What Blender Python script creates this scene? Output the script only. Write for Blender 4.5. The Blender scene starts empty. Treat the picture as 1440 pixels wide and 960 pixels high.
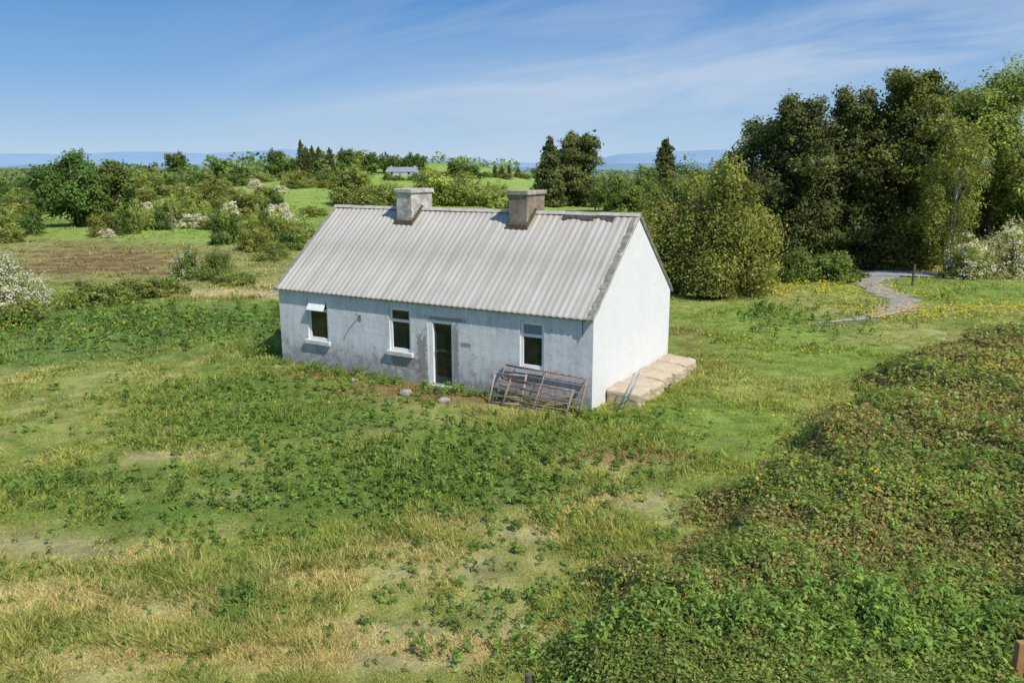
import bpy, math, random
import numpy as np
from mathutils import Vector
C = bpy.context.scene.collection
rng = np.random.default_rng(7); random.seed(7)
R = math.radians
# ---------------------------------------------------------------- camera maths
F = 1120.0; CH = 6.15; HZ = 238.0
PIT = math.atan((480-HZ)/F); SP, CP = math.sin(PIT), math.cos(PIT)
def ray(px, py):
    dn = (py-480)/F
    return np.array([(px-720)/F, CP-SP*dn, -SP-CP*dn])
TAB = [np.random.default_rng(100+i).random((256, 256)) for i in range(8)]
def vn(x, y, s=0):
    x = np.asarray(x, float); y = np.asarray(y, float)
    xi = np.floor(x).astype(int); yi = np.floor(y).astype(int)
    fx = x-xi; fy = y-yi; fx = fx*fx*(3-2*fx); fy = fy*fy*(3-2*fy)
    T = TAB[s % 8]; a, b = xi & 255, yi & 255; a1, b1 = (xi+1) & 255, (yi+1) & 255
    return (T[a, b]*(1-fx)+T[a1, b]*fx)*(1-fy)+(T[a, b1]*(1-fx)+T[a1, b1]*fx)*fy
def fbm(x, y, s=0, o=4):
    v = 0; a = .5; t = 0
    for i in range(o):
        v = v+a*vn(x*2**i+i*17.3, y*2**i+i*9.1, s+i); t += a; a *= .55
    return v/t
def S(t):
    t = np.clip(t, 0, 1); return t*t*(3-2*t)
HX, HY = -1.3, 25.0
def hgt(x, y):
    x = np.asarray(x, float); y = np.asarray(y, float)
    r = np.hypot(x-HX, y-HY); lf = S((12-x)/24)
    z = .45*(fbm(x/9, y/9, 1, 3)-.5)*S((r-7)/8)*S((150-np.abs(y))/80)
    z = z-1.5*S((y-41)/9)*(1-S((y-50)/34))*lf
    z = z+1.8*S((y-62)/95)*lf
    z = z+1.6*(fbm(x/34, y/34, 6, 2)-.5)*S((y-55)/30)*lf
    z = z+S((y-170)/160)*(.3+3.4*(fbm(x/160, y/160, 3, 2)-.5))
    z = z+5.4*np.exp(-((x+48)/55)**2-((y-235)/70)**2)+2.8*np.exp(-((x+2)/50)**2-((y-260)/80)**2)
    return z
TT = np.geomspace(4, 6000, 6000)
def G(px, py):
    d = ray(px, py); X = TT*d[0]; Y = TT*d[1]; Z = CH+TT*d[2]
    k = np.nonzero(Z <= hgt(X, Y))[0]
    k = k[0] if len(k) else len(TT)-1
    return np.array([X[k], Y[k], float(hgt(X[k], Y[k]))])
def ztop(Y, px, py):
    d = ray(px, py); return CH+Y/d[1]*d[2]
# ---------------------------------------------------------------- house frame
B0 = np.array([2.07, 19.88, 0.0])
UX = np.array([math.cos(R(-30)), math.sin(R(-30)), 0]); UY = np.array([math.cos(R(60)), math.sin(R(60)), 0])
L, D, EZ, RZ = 11.07, 5.86, 2.5, 4.89
CAM = np.array([0, 0, CH])
def Wf(px, py):
    d = ray(px, py); t = np.dot(B0-CAM, UY)/np.dot(d, UY); P = CAM+d*t-B0
    return float(np.dot(P, UX)), float(P[2])
def loc2w(x, y, z=0): return B0+UX*x+UY*y+np.array([0, 0, z])
def proj(P):
    q = P-CAM; fw = q[1]*CP-q[2]*SP; dn = -(q[1]*SP+q[2]*CP)
    return 720+F*q[0]/fw, 480+F*dn/fw
def w2loc(x, y): return (x-B0[0])*UX[0]+(y-B0[1])*UX[1], (x-B0[0])*UY[0]+(y-B0[1])*UY[1]
# ---------------------------------------------------------------- helpers
def tag(o, label=None, cat=None, group=None, kind=None):
    if label: o['label'] = label
    if cat: o['category'] = cat
    if group: o['group'] = group
    if kind: o['kind'] = kind
    return o
def empty(name, loc, rz=0, **k):
    o = bpy.data.objects.new(name, None); C.objects.link(o)
    o.location = [float(v) for v in loc]; o.rotation_euler = (0, 0, rz); o.empty_display_size = .2
    return tag(o, **k)
def copy_tree(o, parent=None):
    c = o.copy(); C.objects.link(c); c.parent = parent
    for ch in list(o.children): copy_tree(ch, c)
    return c
def npmesh(name, V, FA, mat, parent=None, col=None, smooth=False):
    me = bpy.data.meshes.new(name)
    k = FA.shape[1]; n = len(FA)
    me.vertices.add(len(V)); me.vertices.foreach_set('co', np.ascontiguousarray(V, dtype=np.float32).ravel())
    me.loops.add(n*k); me.loops.foreach_set('vertex_index', np.ascontiguousarray(FA, dtype=np.int32).ravel())
    me.polygons.add(n); me.polygons.foreach_set('loop_start', np.arange(0, n*k, k, dtype=np.int32))
    if smooth: me.polygons.foreach_set('use_smooth', np.ones(n, dtype=bool))
    me.update(calc_edges=True)
    if col is not None:
        a = me.color_attributes.new('Col', 'FLOAT_COLOR', 'POINT')
        c4 = np.ones((len(V), 4), np.float32); c4[:, :3] = col
        a.data.foreach_set('color', c4.ravel())
    me.materials.append(mat)
    o = bpy.data.objects.new(name, me); C.objects.link(o); o.parent = parent
    return o
class MB:
    def __init__(s): s.v = []; s.f = []
    def box(s, x0, x1, y0, y1, z0, z1, j=0):
        b = len(s.v)
        for z in (z0, z1):
            for x, y in ((x0, y0), (x1, y0), (x1, y1), (x0, y1)):
                s.v.append((x+random.uniform(-j, j), y+random.uniform(-j, j), z+random.uniform(-j, j)))
        s.f += [tuple(b+i for i in q) for q in ((3, 2, 1, 0), (4, 5, 6, 7), (0, 1, 5, 4), (1, 2, 6, 5), (2, 3, 7, 6), (3, 0, 4, 7))]
        return s
    def poly(s, pts):
        b = len(s.v); s.v += [tuple(p) for p in pts]; s.f.append(tuple(range(b, b+len(pts)))); return s
    def tube(s, pts, rad, n=8):
        pts = [Vector(p) for p in pts]
        if not isinstance(rad, (list, tuple)): rad = [rad]*len(pts)
        b = len(s.v)
        for i, p in enumerate(pts):
            t = (pts[min(i+1, len(pts)-1)]-pts[max(i-1, 0)]).normalized()
            a = t.cross(Vector((0, 0, 1)) if abs(t.z) < .9 else Vector((1, 0, 0))).normalized(); c = t.cross(a)
            for k in range(n):
                an = 2*math.pi*k/n; s.v.append(tuple(p+(a*math.cos(an)+c*math.sin(an))*rad[i]))
        for i in range(len(pts)-1):
            for k in range(n):
                s.f.append((b+i*n+k, b+i*n+(k+1) % n, b+(i+1)*n+(k+1) % n, b+(i+1)*n+k))
        s.f.append(tuple(b+k for k in range(n))[::-1]); s.f.append(tuple(b+(len(pts)-1)*n+k for k in range(n)))
        return s
    def build(s, name, mat, parent=None, bevel=0, smooth=False):
        me = bpy.data.meshes.new(name); me.from_pydata(s.v, [], s.f); me.update()
        if smooth:
            for p in me.polygons: p.use_smooth = True
        me.materials.append(mat)
        o = bpy.data.objects.new(name, me); C.objects.link(o); o.parent = parent
        if bevel:
            m = o.modifiers.new('b', 'BEVEL'); m.width = bevel; m.segments = 2; m.limit_method = 'ANGLE'
        return o
# ---------------------------------------------------------------- materials
def newmat(name):
    m = bpy.data.materials.new(name); m.use_nodes = True
    nt = m.node_tree; return m, nt, nt.nodes['Principled BSDF'], nt.nodes['Material Output']
def N(nt, t, **k):
    n = nt.nodes.new(t)
    for a, b in k.items():
        if a in n.inputs.keys(): n.inputs[a].default_value = b
        else: setattr(n, a, b)
    return n
def noise(nt, scale, detail=4, vec=None, rough=.6):
    n = N(nt, 'ShaderNodeTexNoise'); n.inputs['Scale'].default_value = scale; n.inputs['Detail'].default_value = detail; n.inputs['Roughness'].default_value = rough
    if vec is not None: nt.links.new(vec, n.inputs['Vector'])
    return n.outputs['Fac']
def ramp(nt, src, stops):
    r = N(nt, 'ShaderNodeValToRGB'); nt.links.new(src, r.inputs['Fac']); e = r.color_ramp.elements
    while len(e) < len(stops): e.new(.5)
    for q, (p, c) in zip(e, stops):
        q.position = p; q.color = (c, c, c, 1) if isinstance(c, (int, float)) else (*c, 1)
    return r.outputs['Color']
def mixc(nt, fac, a, b, mode='MIX'):
    m = N(nt, 'ShaderNodeMix', data_type='RGBA', blend_type=mode)
    for s, i in ((fac, 0), (a, 6), (b, 7)):
        if isinstance(s, (int, float)): m.inputs[i].default_value = s
        elif isinstance(s, tuple): m.inputs[i].default_value = (*s, 1)
        else: nt.links.new(s, m.inputs[i])
    return m.outputs[2]
def mth(nt, op, a, b=0.0, c=None):
    m = N(nt, 'ShaderNodeMath', operation=op)
    for i, s in enumerate((a, b) if c is None else (a, b, c)):
        if isinstance(s, (int, float)): m.inputs[i].default_value = s
        else: nt.links.new(s, m.inputs[i])
    return m.outputs[0]
def bump(nt, bs, h, st=.3, dist=.02):
    b = N(nt, 'ShaderNodeBump'); b.inputs['Strength'].default_value = st; b.inputs['Distance'].default_value = dist
    nt.links.new(h, b.inputs['Height']); nt.links.new(b.outputs[0], bs.inputs['Normal'])
def objco(nt):
    return N(nt, 'ShaderNodeTexCoord').outputs['Object']
def simple(name, c1, c2, scale=6, rough=.8, bst=.3, bsc=30, metal=0, spec=.3):
    m, nt, bs, out = newmat(name); co = objco(nt)
    f = ramp(nt, noise(nt, scale, 6, co), [(.35, 0.0), (.65, 1.0)])
    nt.links.new(mixc(nt, f, c1, c2), bs.inputs['Base Color'])
    bs.inputs['Roughness'].default_value = rough; bs.inputs['Metallic'].default_value = metal; bs.inputs['Specular IOR Level'].default_value = spec
    if bst: bump(nt, bs, noise(nt, bsc, 5, co), bst)
    return m
def leafmat(name, tr=.35, spec=.25):
    m, nt, bs, out = newmat(name)
    a0 = N(nt, 'ShaderNodeAttribute', attribute_name='Col').outputs['Color']
    a = mixc(nt, 1.0, a0, (1.16, 1.10, .98), 'MULTIPLY')
    nt.links.new(a, bs.inputs['Base Color']); bs.inputs['Roughness'].default_value = .6; bs.inputs['Specular IOR Level'].default_value = spec
    t = N(nt, 'ShaderNodeBsdfTranslucent'); nt.links.new(mixc(nt, 1.0, a, (1.4, 1.3, .75), 'MULTIPLY'), t.inputs['Color'])
    mx = N(nt, 'ShaderNodeMixShader'); mx.inputs[0].default_value = tr
    nt.links.new(bs.outputs[0], mx.inputs[1]); nt.links.new(t.outputs[0], mx.inputs[2]); nt.links.new(mx.outputs[0], out.inputs[0])
    return m
M_leaf = leafmat('leaf', .40, .15); M_grass = leafmat('grass_blade', .35, .1); M_far = leafmat('far_leaf', .3, .05)
M_bark = simple('bark', (.09, .07, .05), (.16, .14, .11), 8, .9)
M_palebark = simple('pale_bark', (.36, .34, .29), (.44, .42, .37), 8, .9)
# ---------------------------------------------------------------- ground colour map
blobs = []
def blob(px, py, rx, ry, col, s=1.0):
    g = G(px, py); blobs.append((g[0], g[1], rx, ry, np.array(col), s))
STRAW = (.46, .39, .21); LUSH = (.125, .205, .045); BROWN = (.19, .12, .068); RUST = (.24, .15, .075)
for q in ((600, 800, 1.0, .4), (250, 860, 1.0, .4), (60, 840, 1.0, .45), (720, 905, .7, .35), (430, 815, .8, .35), (740, 750, .6, .35), (520, 890, 1.0, .3),
          (40, 770, 1.0, .4), (870, 700, .8, .45), (640, 735, .6, .3), (250, 640, 1.0, .3), (880, 645, 1.1, .45), (150, 930, 1.0, .3), (420, 930, 1.0, .3), (170, 780, .7, .3), (560, 770, .6, .25), (330, 700, .7, .25), (600, 920, .9, .3)):
    blob(*q[:2], q[2], q[3], STRAW, .62)
for q in ((400, 590, 2.5, 1.3), (560, 650, 2.2, 1.2), (660, 690, 1.4, .8), (470, 700, 1.5, .9), (360, 550, 2.5, 1.2), (700, 620, 1.8, 1.0), (340, 850, .3, .6), (100, 680, 2, .6), (230, 720, 1.2, .5)):
    blob(*q[:2], q[2], q[3], LUSH, .75)
for q in ((100, 470, 8, 2.0), (250, 450, 7, 2.0), (330, 440, 5, 2.0), (30, 500, 4, 1.5)): blob(*q[:2], q[2], q[3], (.11, .19, .05), .75)
for q in ((540, 546, 1.6, .5), (480, 525, 1.2, .4), (650, 562, .9, .4), (600, 552, 1.2, .5), (990, 490, .8, 1.4), (1020, 510, .9, .9), (975, 470, .7, 1.4), (900, 640, 1.0, .4)): blob(*q[:2], q[2], q[3], RUST, .7)
for q in ((1000, 600, 2, 2), (1100, 500, 3, 3), (1050, 450, 3, 4), (1350, 410, 5, 4)): blob(*q[:2], q[2], q[3], (.20, .29, .06), .7)
blob(300, 412, 5, 1.2, (.48, .39, .24), .9); blob(370, 404, 3, 1.4, (.48, .39, .24), .9); blob(60, 424, 5, 1.5, (.2, .27, .07), .8)
for q in ((60, 350, 7, 6), (60, 385, 7, 3), (150, 350, 10, 8), (230, 355, 6, 6)): blob(*q[:2], q[2], q[3], (.27, .25, .10), .8)
for i in range(8):
    yy_ = 340+i*6.0; xc_ = 150+14*math.sin(i*1.9)
    for k_ in range(4): blob(xc_-72+k_*46, yy_+3.0*math.sin(k_*1.5+i*.4), 2.2, .26+.12*((i+k_) % 3), BROWN, 1.0)
for q in ((435, 280, 11, 22), (460, 286, 9, 10), (300, 290, 9, 8), (340, 330, 7, 5), (560, 278, 12, 12), (200, 325, 12, 5), (340, 312, 8, 5), (80, 298, 14, 8)): blob(*q[:2], q[2], q[3], (.24, .32, .08), .95)
for q in ((680, 262, 30, 40), (720, 258, 34, 50), (640, 268, 16, 28)): blob(*q[:2], q[2], q[3], (.27, .36, .09), 1.0)
def col(x, y):
    r = np.hypot(x, y)[:, None]
    n1 = fbm(x/2.6, y/2.6, 2, 5)[:, None]; n2 = fbm(x/.55, y/.55, 4, 4)[:, None]; n3 = fbm(x/45, y/45, 5, 3)[:, None]
    base = np.array([.245, .280, .07]); st = np.array([.39, .36, .15]); dk = np.array([.15, .205, .05])
    c = base+(st-base)*S((n1-.47)/.2)*.5
    c = c+(dk-c)*S((.47-n2)/.16)*.6
    c = c+(dk-c)*S((.43-n1)/.12)*.5
    c = c+(st*1.05-c)*S((n2-.57)/.14)*.5
    f = S((r-42)/14)
    fc = np.array([.175, .235, .062])+(np.array([.28, .285, .10])-np.array([.175, .235, .062]))*S((n3-.4)/.25)
    fc = fc*(.6+.8*n1)
    c = c+(fc-c)*f
    for bx, by, rx, ry, bc, s in blobs:
        m = np.exp(-(((x-bx)/rx)**2+((y-by)/ry)**2)*.9)[:, None]
        m = np.clip(m*1.7*(.35+1.3*n2), 0, 1)*s
        c = c+(bc-c)*m
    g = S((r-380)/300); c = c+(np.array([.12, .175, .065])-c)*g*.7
    h = 1-np.exp(-np.maximum(r-150, 0)/2200); c = c+(np.array([.27, .37, .47])-c)*h  # aerial haze painted in: far ground colour fades to pale blue
    return c
# thicket
tp = [(725, 985), (775, 900), (835, 822), (905, 750), (990, 695), (1080, 648), (1140, 594), (1180, 546), (1230, 508), (1320, 478), (1440, 456), (1640, 440)]
TP = [G(*q)[:2] for q in tp]
POLY = np.array(TP+[np.array([60., 34.]), np.array([60., 3.]), np.array([1.5, 3.])])
EDGE = np.array([[.9, 4]]+[list(t) for t in TP])
def segdist(x, y, P):
    d = np.full(x.shape, 1e9)
    for a, b in zip(P[:-1], P[1:]):
        ab = b-a; t = np.clip(((x-a[0])*ab[0]+(y-a[1])*ab[1])/(ab@ab), 0, 1)
        d = np.minimum(d, np.hypot(x-a[0]-t*ab[0], y-a[1]-t*ab[1]))
    return d
def inside(x, y, P):
    r = np.zeros(x.shape, bool); n = len(P)
    for i in range(n):
        a, b = P[i], P[(i+1) % n]
        if a[1] == b[1]: continue
        r ^= ((a[1] > y) != (b[1] > y)) & (x < (b[0]-a[0])*(y-a[1])/(b[1]-a[1])+a[0])
    return r
def thick(x, y):
    x = np.asarray(x, float); y = np.asarray(y, float)
    sd = segdist(x, y, EDGE)*np.where(inside(x, y, POLY), 1, -1)+2.6*(fbm(x/1.4, y/1.4, 6, 5)-.5)
    big = fbm(x/2.2, y/2.2, 3, 4)
    h = S(sd/1.9)*(.76-.30*S((sd-4.0)/3))*(.62+.55*S((big-.25)/.5))*(.74+.52*fbm(x/.5, y/.5, 2, 3))*(1-.3*S((y-17)/12))
    return h, sd
trk = [G(*q)[:2] for q in ((1250, 388), (1222, 397), (1232, 407), (1260, 419), (1264, 431), (1244, 441), (1200, 450), (1150, 455))]
TRK = np.array(trk)
road = np.array([G(1206, 386)[:2], G(1250, 386)[:2], G(1312, 387)[:2]])
# ---------------------------------------------------------------- ground
th = np.concatenate([np.linspace(-180, -62, 60)[:-1], np.linspace(-62, 62, 620), np.linspace(62, 180, 60)[1:]])*math.pi/180
rr = np.concatenate([[.5, 2.5], np.geomspace(4, 9000, 660)])
RR, TH = np.meshgrid(rr, th, indexing='ij'); X = (RR*np.sin(TH)).ravel(); Y = (RR*np.cos(TH)).ravel()
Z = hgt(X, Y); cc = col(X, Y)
hh, sdd = thick(X, Y)
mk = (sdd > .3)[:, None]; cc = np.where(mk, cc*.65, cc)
dtk = (segdist(X, Y, TRK)+.8*(fbm(X/.8, Y/.8, 1, 3)-.5))[:, None]; cc = cc+(np.array([.28, .25, .18])-cc)*(1-S((dtk-.5)/.7))*.6
nr, nth = RR.shape
I = np.arange(nr*nth).reshape(nr, nth)
FA = np.stack([I[:-1, :-1], I[:-1, 1:], I[1:, 1:], I[1:, :-1]], -1).reshape(-1, 4)[:, ::-1]
mg, nt, bs, out = newmat('ground_soil')
a = N(nt, 'ShaderNodeAttribute', attribute_name='Col').outputs['Color']; co = objco(nt)
f1 = ramp(nt, noise(nt, 1.7, 8, co, .7), [(.3, .55), (.7, 1.4)]); f2 = ramp(nt, noise(nt, .35, 6, co, .65), [(.3, .85), (.7, 1.2)])
nt.links.new(mixc(nt, 1.0, mixc(nt, 1.0, a, f1, 'MULTIPLY'), f2, 'MULTIPLY'), bs.inputs['Base Color'])
bs.inputs['Roughness'].default_value = 1; bs.inputs['Specular IOR Level'].default_value = 0
bump(nt, bs, noise(nt, 9, 6, co, .7), .7, .12)
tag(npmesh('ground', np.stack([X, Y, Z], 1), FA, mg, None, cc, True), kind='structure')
# ---------------------------------------------------------------- strips (track, road)
def strip(name, P, w, mat, dz, wob=0, taper=False):
    P = [Vector((p[0], p[1])) for p in P]; Q = []
    n = len(P)
    for i in range(n-1):
        p0, p1, p2, p3 = P[max(i-1, 0)], P[i], P[i+1], P[min(i+2, n-1)]
        for k in range(24):
            t = k/24; Q.append(.5*((2*p1)+(p2-p0)*t+(2*p0-5*p1+4*p2-p3)*t*t+(3*p1-p0-3*p2+p3)*t**3))
    Q.append(P[-1]); V = []; K = 9
    for i, q in enumerate(Q):
        t = (Q[min(i+1, len(Q)-1)]-Q[max(i-1, 0)]).normalized(); nn = Vector((-t.y, t.x)); u = i/(len(Q)-1)
        for k in range(K):
            s = (k/(K-1)-.5)*w*(1-(.95*S((u-.5)/.5) if taper else 0))
            e = abs(k/(K-1)-.5)*2; s *= 1+wob*(vn(np.array([q.x*2.2+k//5*40]), np.array([q.y*2.2]), 3)[0]-.5)*e
            x, y = q.x+nn.x*s, q.y+nn.y*s
            V.append((x, y, float(hgt(x, y))+dz*(1-.6*(e > .95)) if taper else float(hgt(x, y))+dz))
    V = np.array(V); I = np.arange(len(V)).reshape(-1, K)
    FA = np.stack([I[:-1, :-1], I[:-1, 1:], I[1:, 1:], I[1:, :-1]], -1).reshape(-1, 4)
    return tag(npmesh(name, V, FA, mat, None, None, True), kind='structure')
M_grav = simple('gravel', (.24, .215, .165), (.36, .335, .295), 3.5, 1, .6, 25)
M_asph = simple('asphalt', (.28, .29, .30), (.34, .35, .36), 1.5, .95, .3, 60)
strip('track', TRK, 1.4, M_grav, .07, 1.1, True)
strip('road', road, 3.0, M_asph, .09)
# ---------------------------------------------------------------- grass
def grass(n_tuft, per, r0, r1, ang, hs=1.0, wsc=1.0, seed=1):
    g = np.random.default_rng(seed)
    r = 1/g.uniform(1/r1, 1/r0, n_tuft); t = g.uniform(-ang, ang, n_tuft)*math.pi/180
    x = r*np.sin(t); y = r*np.cos(t)
    lx, ly = w2loc(x, y)
    ok = ~((lx > -L-.05) & (lx < .05) & (ly > -.03) & (ly < D+.05))
    ok &= ~((lx > 0) & (lx < 1.05) & (ly > .8) & (ly < 5.9))
    dt = segdist(x, y, TRK)+.6*(g.random(n_tuft)-.5)
    ok &= (dt > .55) | (g.random(n_tuft) < .12) | (x < 16.0)
    ok &= (segdist(x, y, road) > 1.7)
    th_, sd = thick(x, y); ok &= (th_ < .3) | (g.random(n_tuft) < .16)
    x, y, r = x[ok], y[ok], r[ok]; n = len(x); z0 = np.repeat(th_[ok]*.7, per)
    lush = fbm(x/1.6, y/1.6, 6, 4); cb = col(x, y)
    h = (.035+.105*S((lush-.36)/.4))*g.uniform(.6, 1.5, n)*hs
    straw = (cb[:, 0] > .34); h = np.where(straw, h*.6, h)
    cb = cb*g.uniform(.75, 1.3, n)[:, None]
    x = np.repeat(x, per); y = np.repeat(y, per); r = np.repeat(r, per); h = np.repeat(h, per)*g.uniform(.5, 1.2, n*per); cb = np.repeat(cb, per, 0)
    m = len(x); an = g.uniform(0, 2*math.pi, m); sp = (.035+.0045*r)*np.abs(g.normal(0, 1, m))
    bx = x+np.cos(an)*sp; by = y+np.sin(an)*sp; bz = hgt(bx, by)-.02+z0
    lean = h*g.uniform(.3, 1.5, m); w = (.0035+.0007*r)*g.uniform(.7, 1.4, m)*wsc
    a2 = an+g.normal(0, .9, m); wd = a2+math.pi/2+g.normal(0, .5, m)
    V = np.empty((m, 3, 3))
    V[:, 0] = np.stack([bx-np.cos(wd)*w, by-np.sin(wd)*w, bz], 1)
    V[:, 1] = np.stack([bx+np.cos(wd)*w, by+np.sin(wd)*w, bz], 1)
    V[:, 2] = np.stack([bx+np.cos(a2)*lean, by+np.sin(a2)*lean, bz+h], 1)
    c = cb*g.uniform(.8, 1.4, m)[:, None]
    s = g.random(m) < .07; c[s] = c[s]*.4+np.array([.48, .42, .21])*.65
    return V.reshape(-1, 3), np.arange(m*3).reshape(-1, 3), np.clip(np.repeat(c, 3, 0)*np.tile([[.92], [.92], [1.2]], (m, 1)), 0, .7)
V1, F1, C1 = grass(100000, 9, 7.2, 55, 38, seed=3)
V2, F2, C2 = grass(11000, 7, 40, 150, 38, 2.0, 1.2, seed=4)
V3, F3, C3 = grass(1500, 8, 7.5, 50, 38, 2.2, .8, seed=5)
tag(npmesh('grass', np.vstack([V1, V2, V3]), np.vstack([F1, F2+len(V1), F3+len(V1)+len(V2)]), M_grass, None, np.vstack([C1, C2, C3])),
    'rough green and straw coloured grass all round the cottage', 'grass', kind='stuff')
# ---------------------------------------------------------------- leaves
def leaves(P, Nn, size, g, asp=.55):
    n = len(P); Nn = Nn/np.maximum(np.linalg.norm(Nn, axis=1, keepdims=True), 1e-6)
    rd = g.normal(0, 1, (n, 3)); T = np.cross(Nn, rd); T /= np.maximum(np.linalg.norm(T, axis=1, keepdims=True), 1e-6); Bn = np.cross(Nn, T)
    s = (size if np.ndim(size) else np.full(n, size))[:, None]*g.uniform(.6, 1.4, (n, 1))
    V = np.empty((n, 4, 3)); V[:, 0] = P-T*s; V[:, 1] = P-Bn*s*asp+Nn*s*.15; V[:, 2] = P+T*s; V[:, 3] = P+Bn*s*asp+Nn*s*.15
    return V.reshape(-1, 3), np.arange(n*4).reshape(-1, 4)
# bramble thicket
g = np.random.default_rng(21); n = 470000
r = 1/g.uniform(1/46, 1/7.0, n); t = g.uniform(-3, 39, n)*math.pi/180; x = r*np.sin(t); y = r*np.cos(t)
h, sd = thick(x, y); ok = (sd > .02) & (h > .02) & ((sd > 1.2) | (g.random(n) < .25+.5*np.clip(sd, 0, 1.2)/1.2)); x, y, r, h, sd = x[ok], y[ok], r[ok], h[ok], sd[ok]; n = len(x)
e = .05; hx = (thick(x+e, y)[0]-h)/e; hy = (thick(x, y+e)[0]-h)/e
Nn = np.stack([-hx*.6, -hy*.6, np.ones(n)], 1); Nn /= np.linalg.norm(Nn, axis=1, keepdims=True); Nn += g.normal(0, .42, (n, 3))
z = hgt(x, y)+h*g.uniform(.84, 1.03, n)+np.abs(g.normal(0, .06, n))
P = np.stack([x+g.normal(0, .05, n), y+g.normal(0, .05, n), z], 1)
br = np.array([.30, .255, .115]); gr = np.array([.19, .27, .065]); rd = np.array([.30, .205, .11]); br2 = np.array([.25, .25, .09]); ol = np.array([.225, .26, .08]); yl = np.array([.36, .36, .13])
pn = fbm(x/1.6, y/1.6, 1, 5)[:, None]; pm = fbm(x/.9+7, y/.9, 3, 4)[:, None]; q = g.random((n, 1))
green = np.clip(.10+S((sd[:, None]-3.6)/4.5)*.45+S((pn-.49)/.14)*.75+S((9.8-y[:, None])/1.6)*.8, 0, 1)
c = np.where(q < .30, br, np.where(q < .39, rd, np.where(q < .66, br2, np.where(q < .94, ol, yl))))
c = np.where(g.random((n, 1)) < green*.85, gr, c)
c = np.where((pm > .60) & (g.random((n, 1)) < .6), np.where(q < .5, yl*.9, gr*1.2), c)
c = c*g.uniform(.55, 1.5, (n, 1))*(.75+.5*fbm(x/.8, y/.8, 5, 3)[:, None])
Vl, Fl = leaves(P, Nn, (.006+.0018*r)*g.choice([.7, 1.0, 1.0, 1.5], n), g, .6)
rr2 = np.geomspace(4, 60, 330); th2 = np.linspace(-12, 58, 420)*math.pi/180
RR2, TH2 = np.meshgrid(rr2, th2, indexing='ij'); X2 = (RR2*np.sin(TH2)).ravel(); Y2 = (RR2*np.cos(TH2)).ravel(); h2, s2 = thick(X2, Y2)
I = np.arange(len(X2)).reshape(RR2.shape); Fb = np.stack([I[:-1, :-1], I[:-1, 1:], I[1:, 1:], I[1:, :-1]], -1).reshape(-1, 4)[:, ::-1]
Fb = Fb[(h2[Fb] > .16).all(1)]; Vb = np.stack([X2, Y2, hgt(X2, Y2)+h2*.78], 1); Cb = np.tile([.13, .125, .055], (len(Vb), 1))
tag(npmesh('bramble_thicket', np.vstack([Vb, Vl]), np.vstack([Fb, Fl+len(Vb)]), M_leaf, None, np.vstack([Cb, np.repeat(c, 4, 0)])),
    'wide brown and green bramble thicket along the right foreground', 'brambles', kind='stuff')
# weeds
def weeds(spots, seed, label, name, colr):
    g = np.random.default_rng(seed); PP = []; NN = []; SS = []; CC = []
    for px, py, rx, ry, npl, hh_, sz in spots:
        c0 = G(px, py)
        for _ in range(npl):
            x = c0[0]+g.normal(0, rx); y = c0[1]+g.normal(0, ry)
            lx, ly = w2loc(x, y)
            if -L < lx < .1 and ly > -.12: continue
            th_, sd_ = thick(np.array([x]), np.array([y])); z0 = float(hgt(x, y))+float(th_[0])*.9
            k = g.integers(9, 22); H = hh_*g.uniform(.5, 1.3); a = g.uniform(0, 6.28, k); u = g.uniform(.2, 1, k)
            rad = .16*g.uniform(.3, 1, k)*(1.2-.6*u)*hh_/.4
            PP.append(np.stack([x+np.cos(a)*rad, y+np.sin(a)*rad, z0+H*u], 1))
            NN.append(np.stack([np.cos(a)*.7, np.sin(a)*.7, np.full(k, 1.)], 1)+g.normal(0, .3, (k, 3)))
            SS.append(np.full(k, sz)); CC.append(np.array(colr)*g.uniform(.6, 1.4)*g.uniform(.8, 1.2, (k, 1)))
    P = np.vstack(PP); V, FF = leaves(P, np.vstack(NN), np.concatenate(SS), g, .4)
    tag(npmesh(name, V, FF, M_leaf, None, np.repeat(np.vstack(CC), 4, 0)), label, 'weeds', kind='stuff')
wl = [(*proj(loc2w(-L+.4+i*.92, -.32, 0)), .32, .12, 16, .26, .045) for i in range(12) if not 4.3 < L-.4-i*.92 < 5.9]
weeds([(400, 590, 2.6, 1.1, 150, .22, .055), (560, 650, 2.6, 1.1, 230, .24, .06), (650, 690, 1.8, .8, 170, .22, .055), (470, 700, 2.0, .8, 110, .2, .05), (360, 550, 2.5, .9, 120, .25, .06),
       (700, 620, 2.0, .9, 120, .2, .05), (340, 850, .14, .35, 26, .25, .04), (230, 450, 6, 1.6, 360, .4, .09), (120, 475, 5, 1.5, 220, .35, .08), (520, 525, 1.3, .25, 50, .25, .05),
       (660, 552, 1.0, .2, 50, .2, .045), (375, 498, .5, .3, 50, .35, .06), (880, 595, 1.2, .7, 60, .25, .05), (1050, 450, 3, 2.5, 160, .4, .08), (1060, 440, .8, .6, 60, .5, .08),
       (780, 860, .9, .5, 60, .22, .04), (100, 690, 3, .7, 140, .22, .05), (560, 590, 5, 1.6, 200, .2, .045), (300, 760, 3, .8, 130, .14, .035), (500, 780, 2.5, .7, 110, .13, .03), (150, 840, 2, .6, 90, .12, .03), (900, 640, 1.2, .6, 50, .2, .04), (700, 830, 1.2, .6, 80, .14, .03), (450, 880, 2, .5, 70, .11, .028), (300, 920, 2, .4, 60, .1, .025), (820, 740, 1.0, 1.0, 80, .2, .04), (760, 930, .6, .5, 60, .2, .035)]+wl,
      5, 'broad leaved docks and nettles growing in dark clumps through the grass', 'dock_weeds', (.155, .25, .058))
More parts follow.
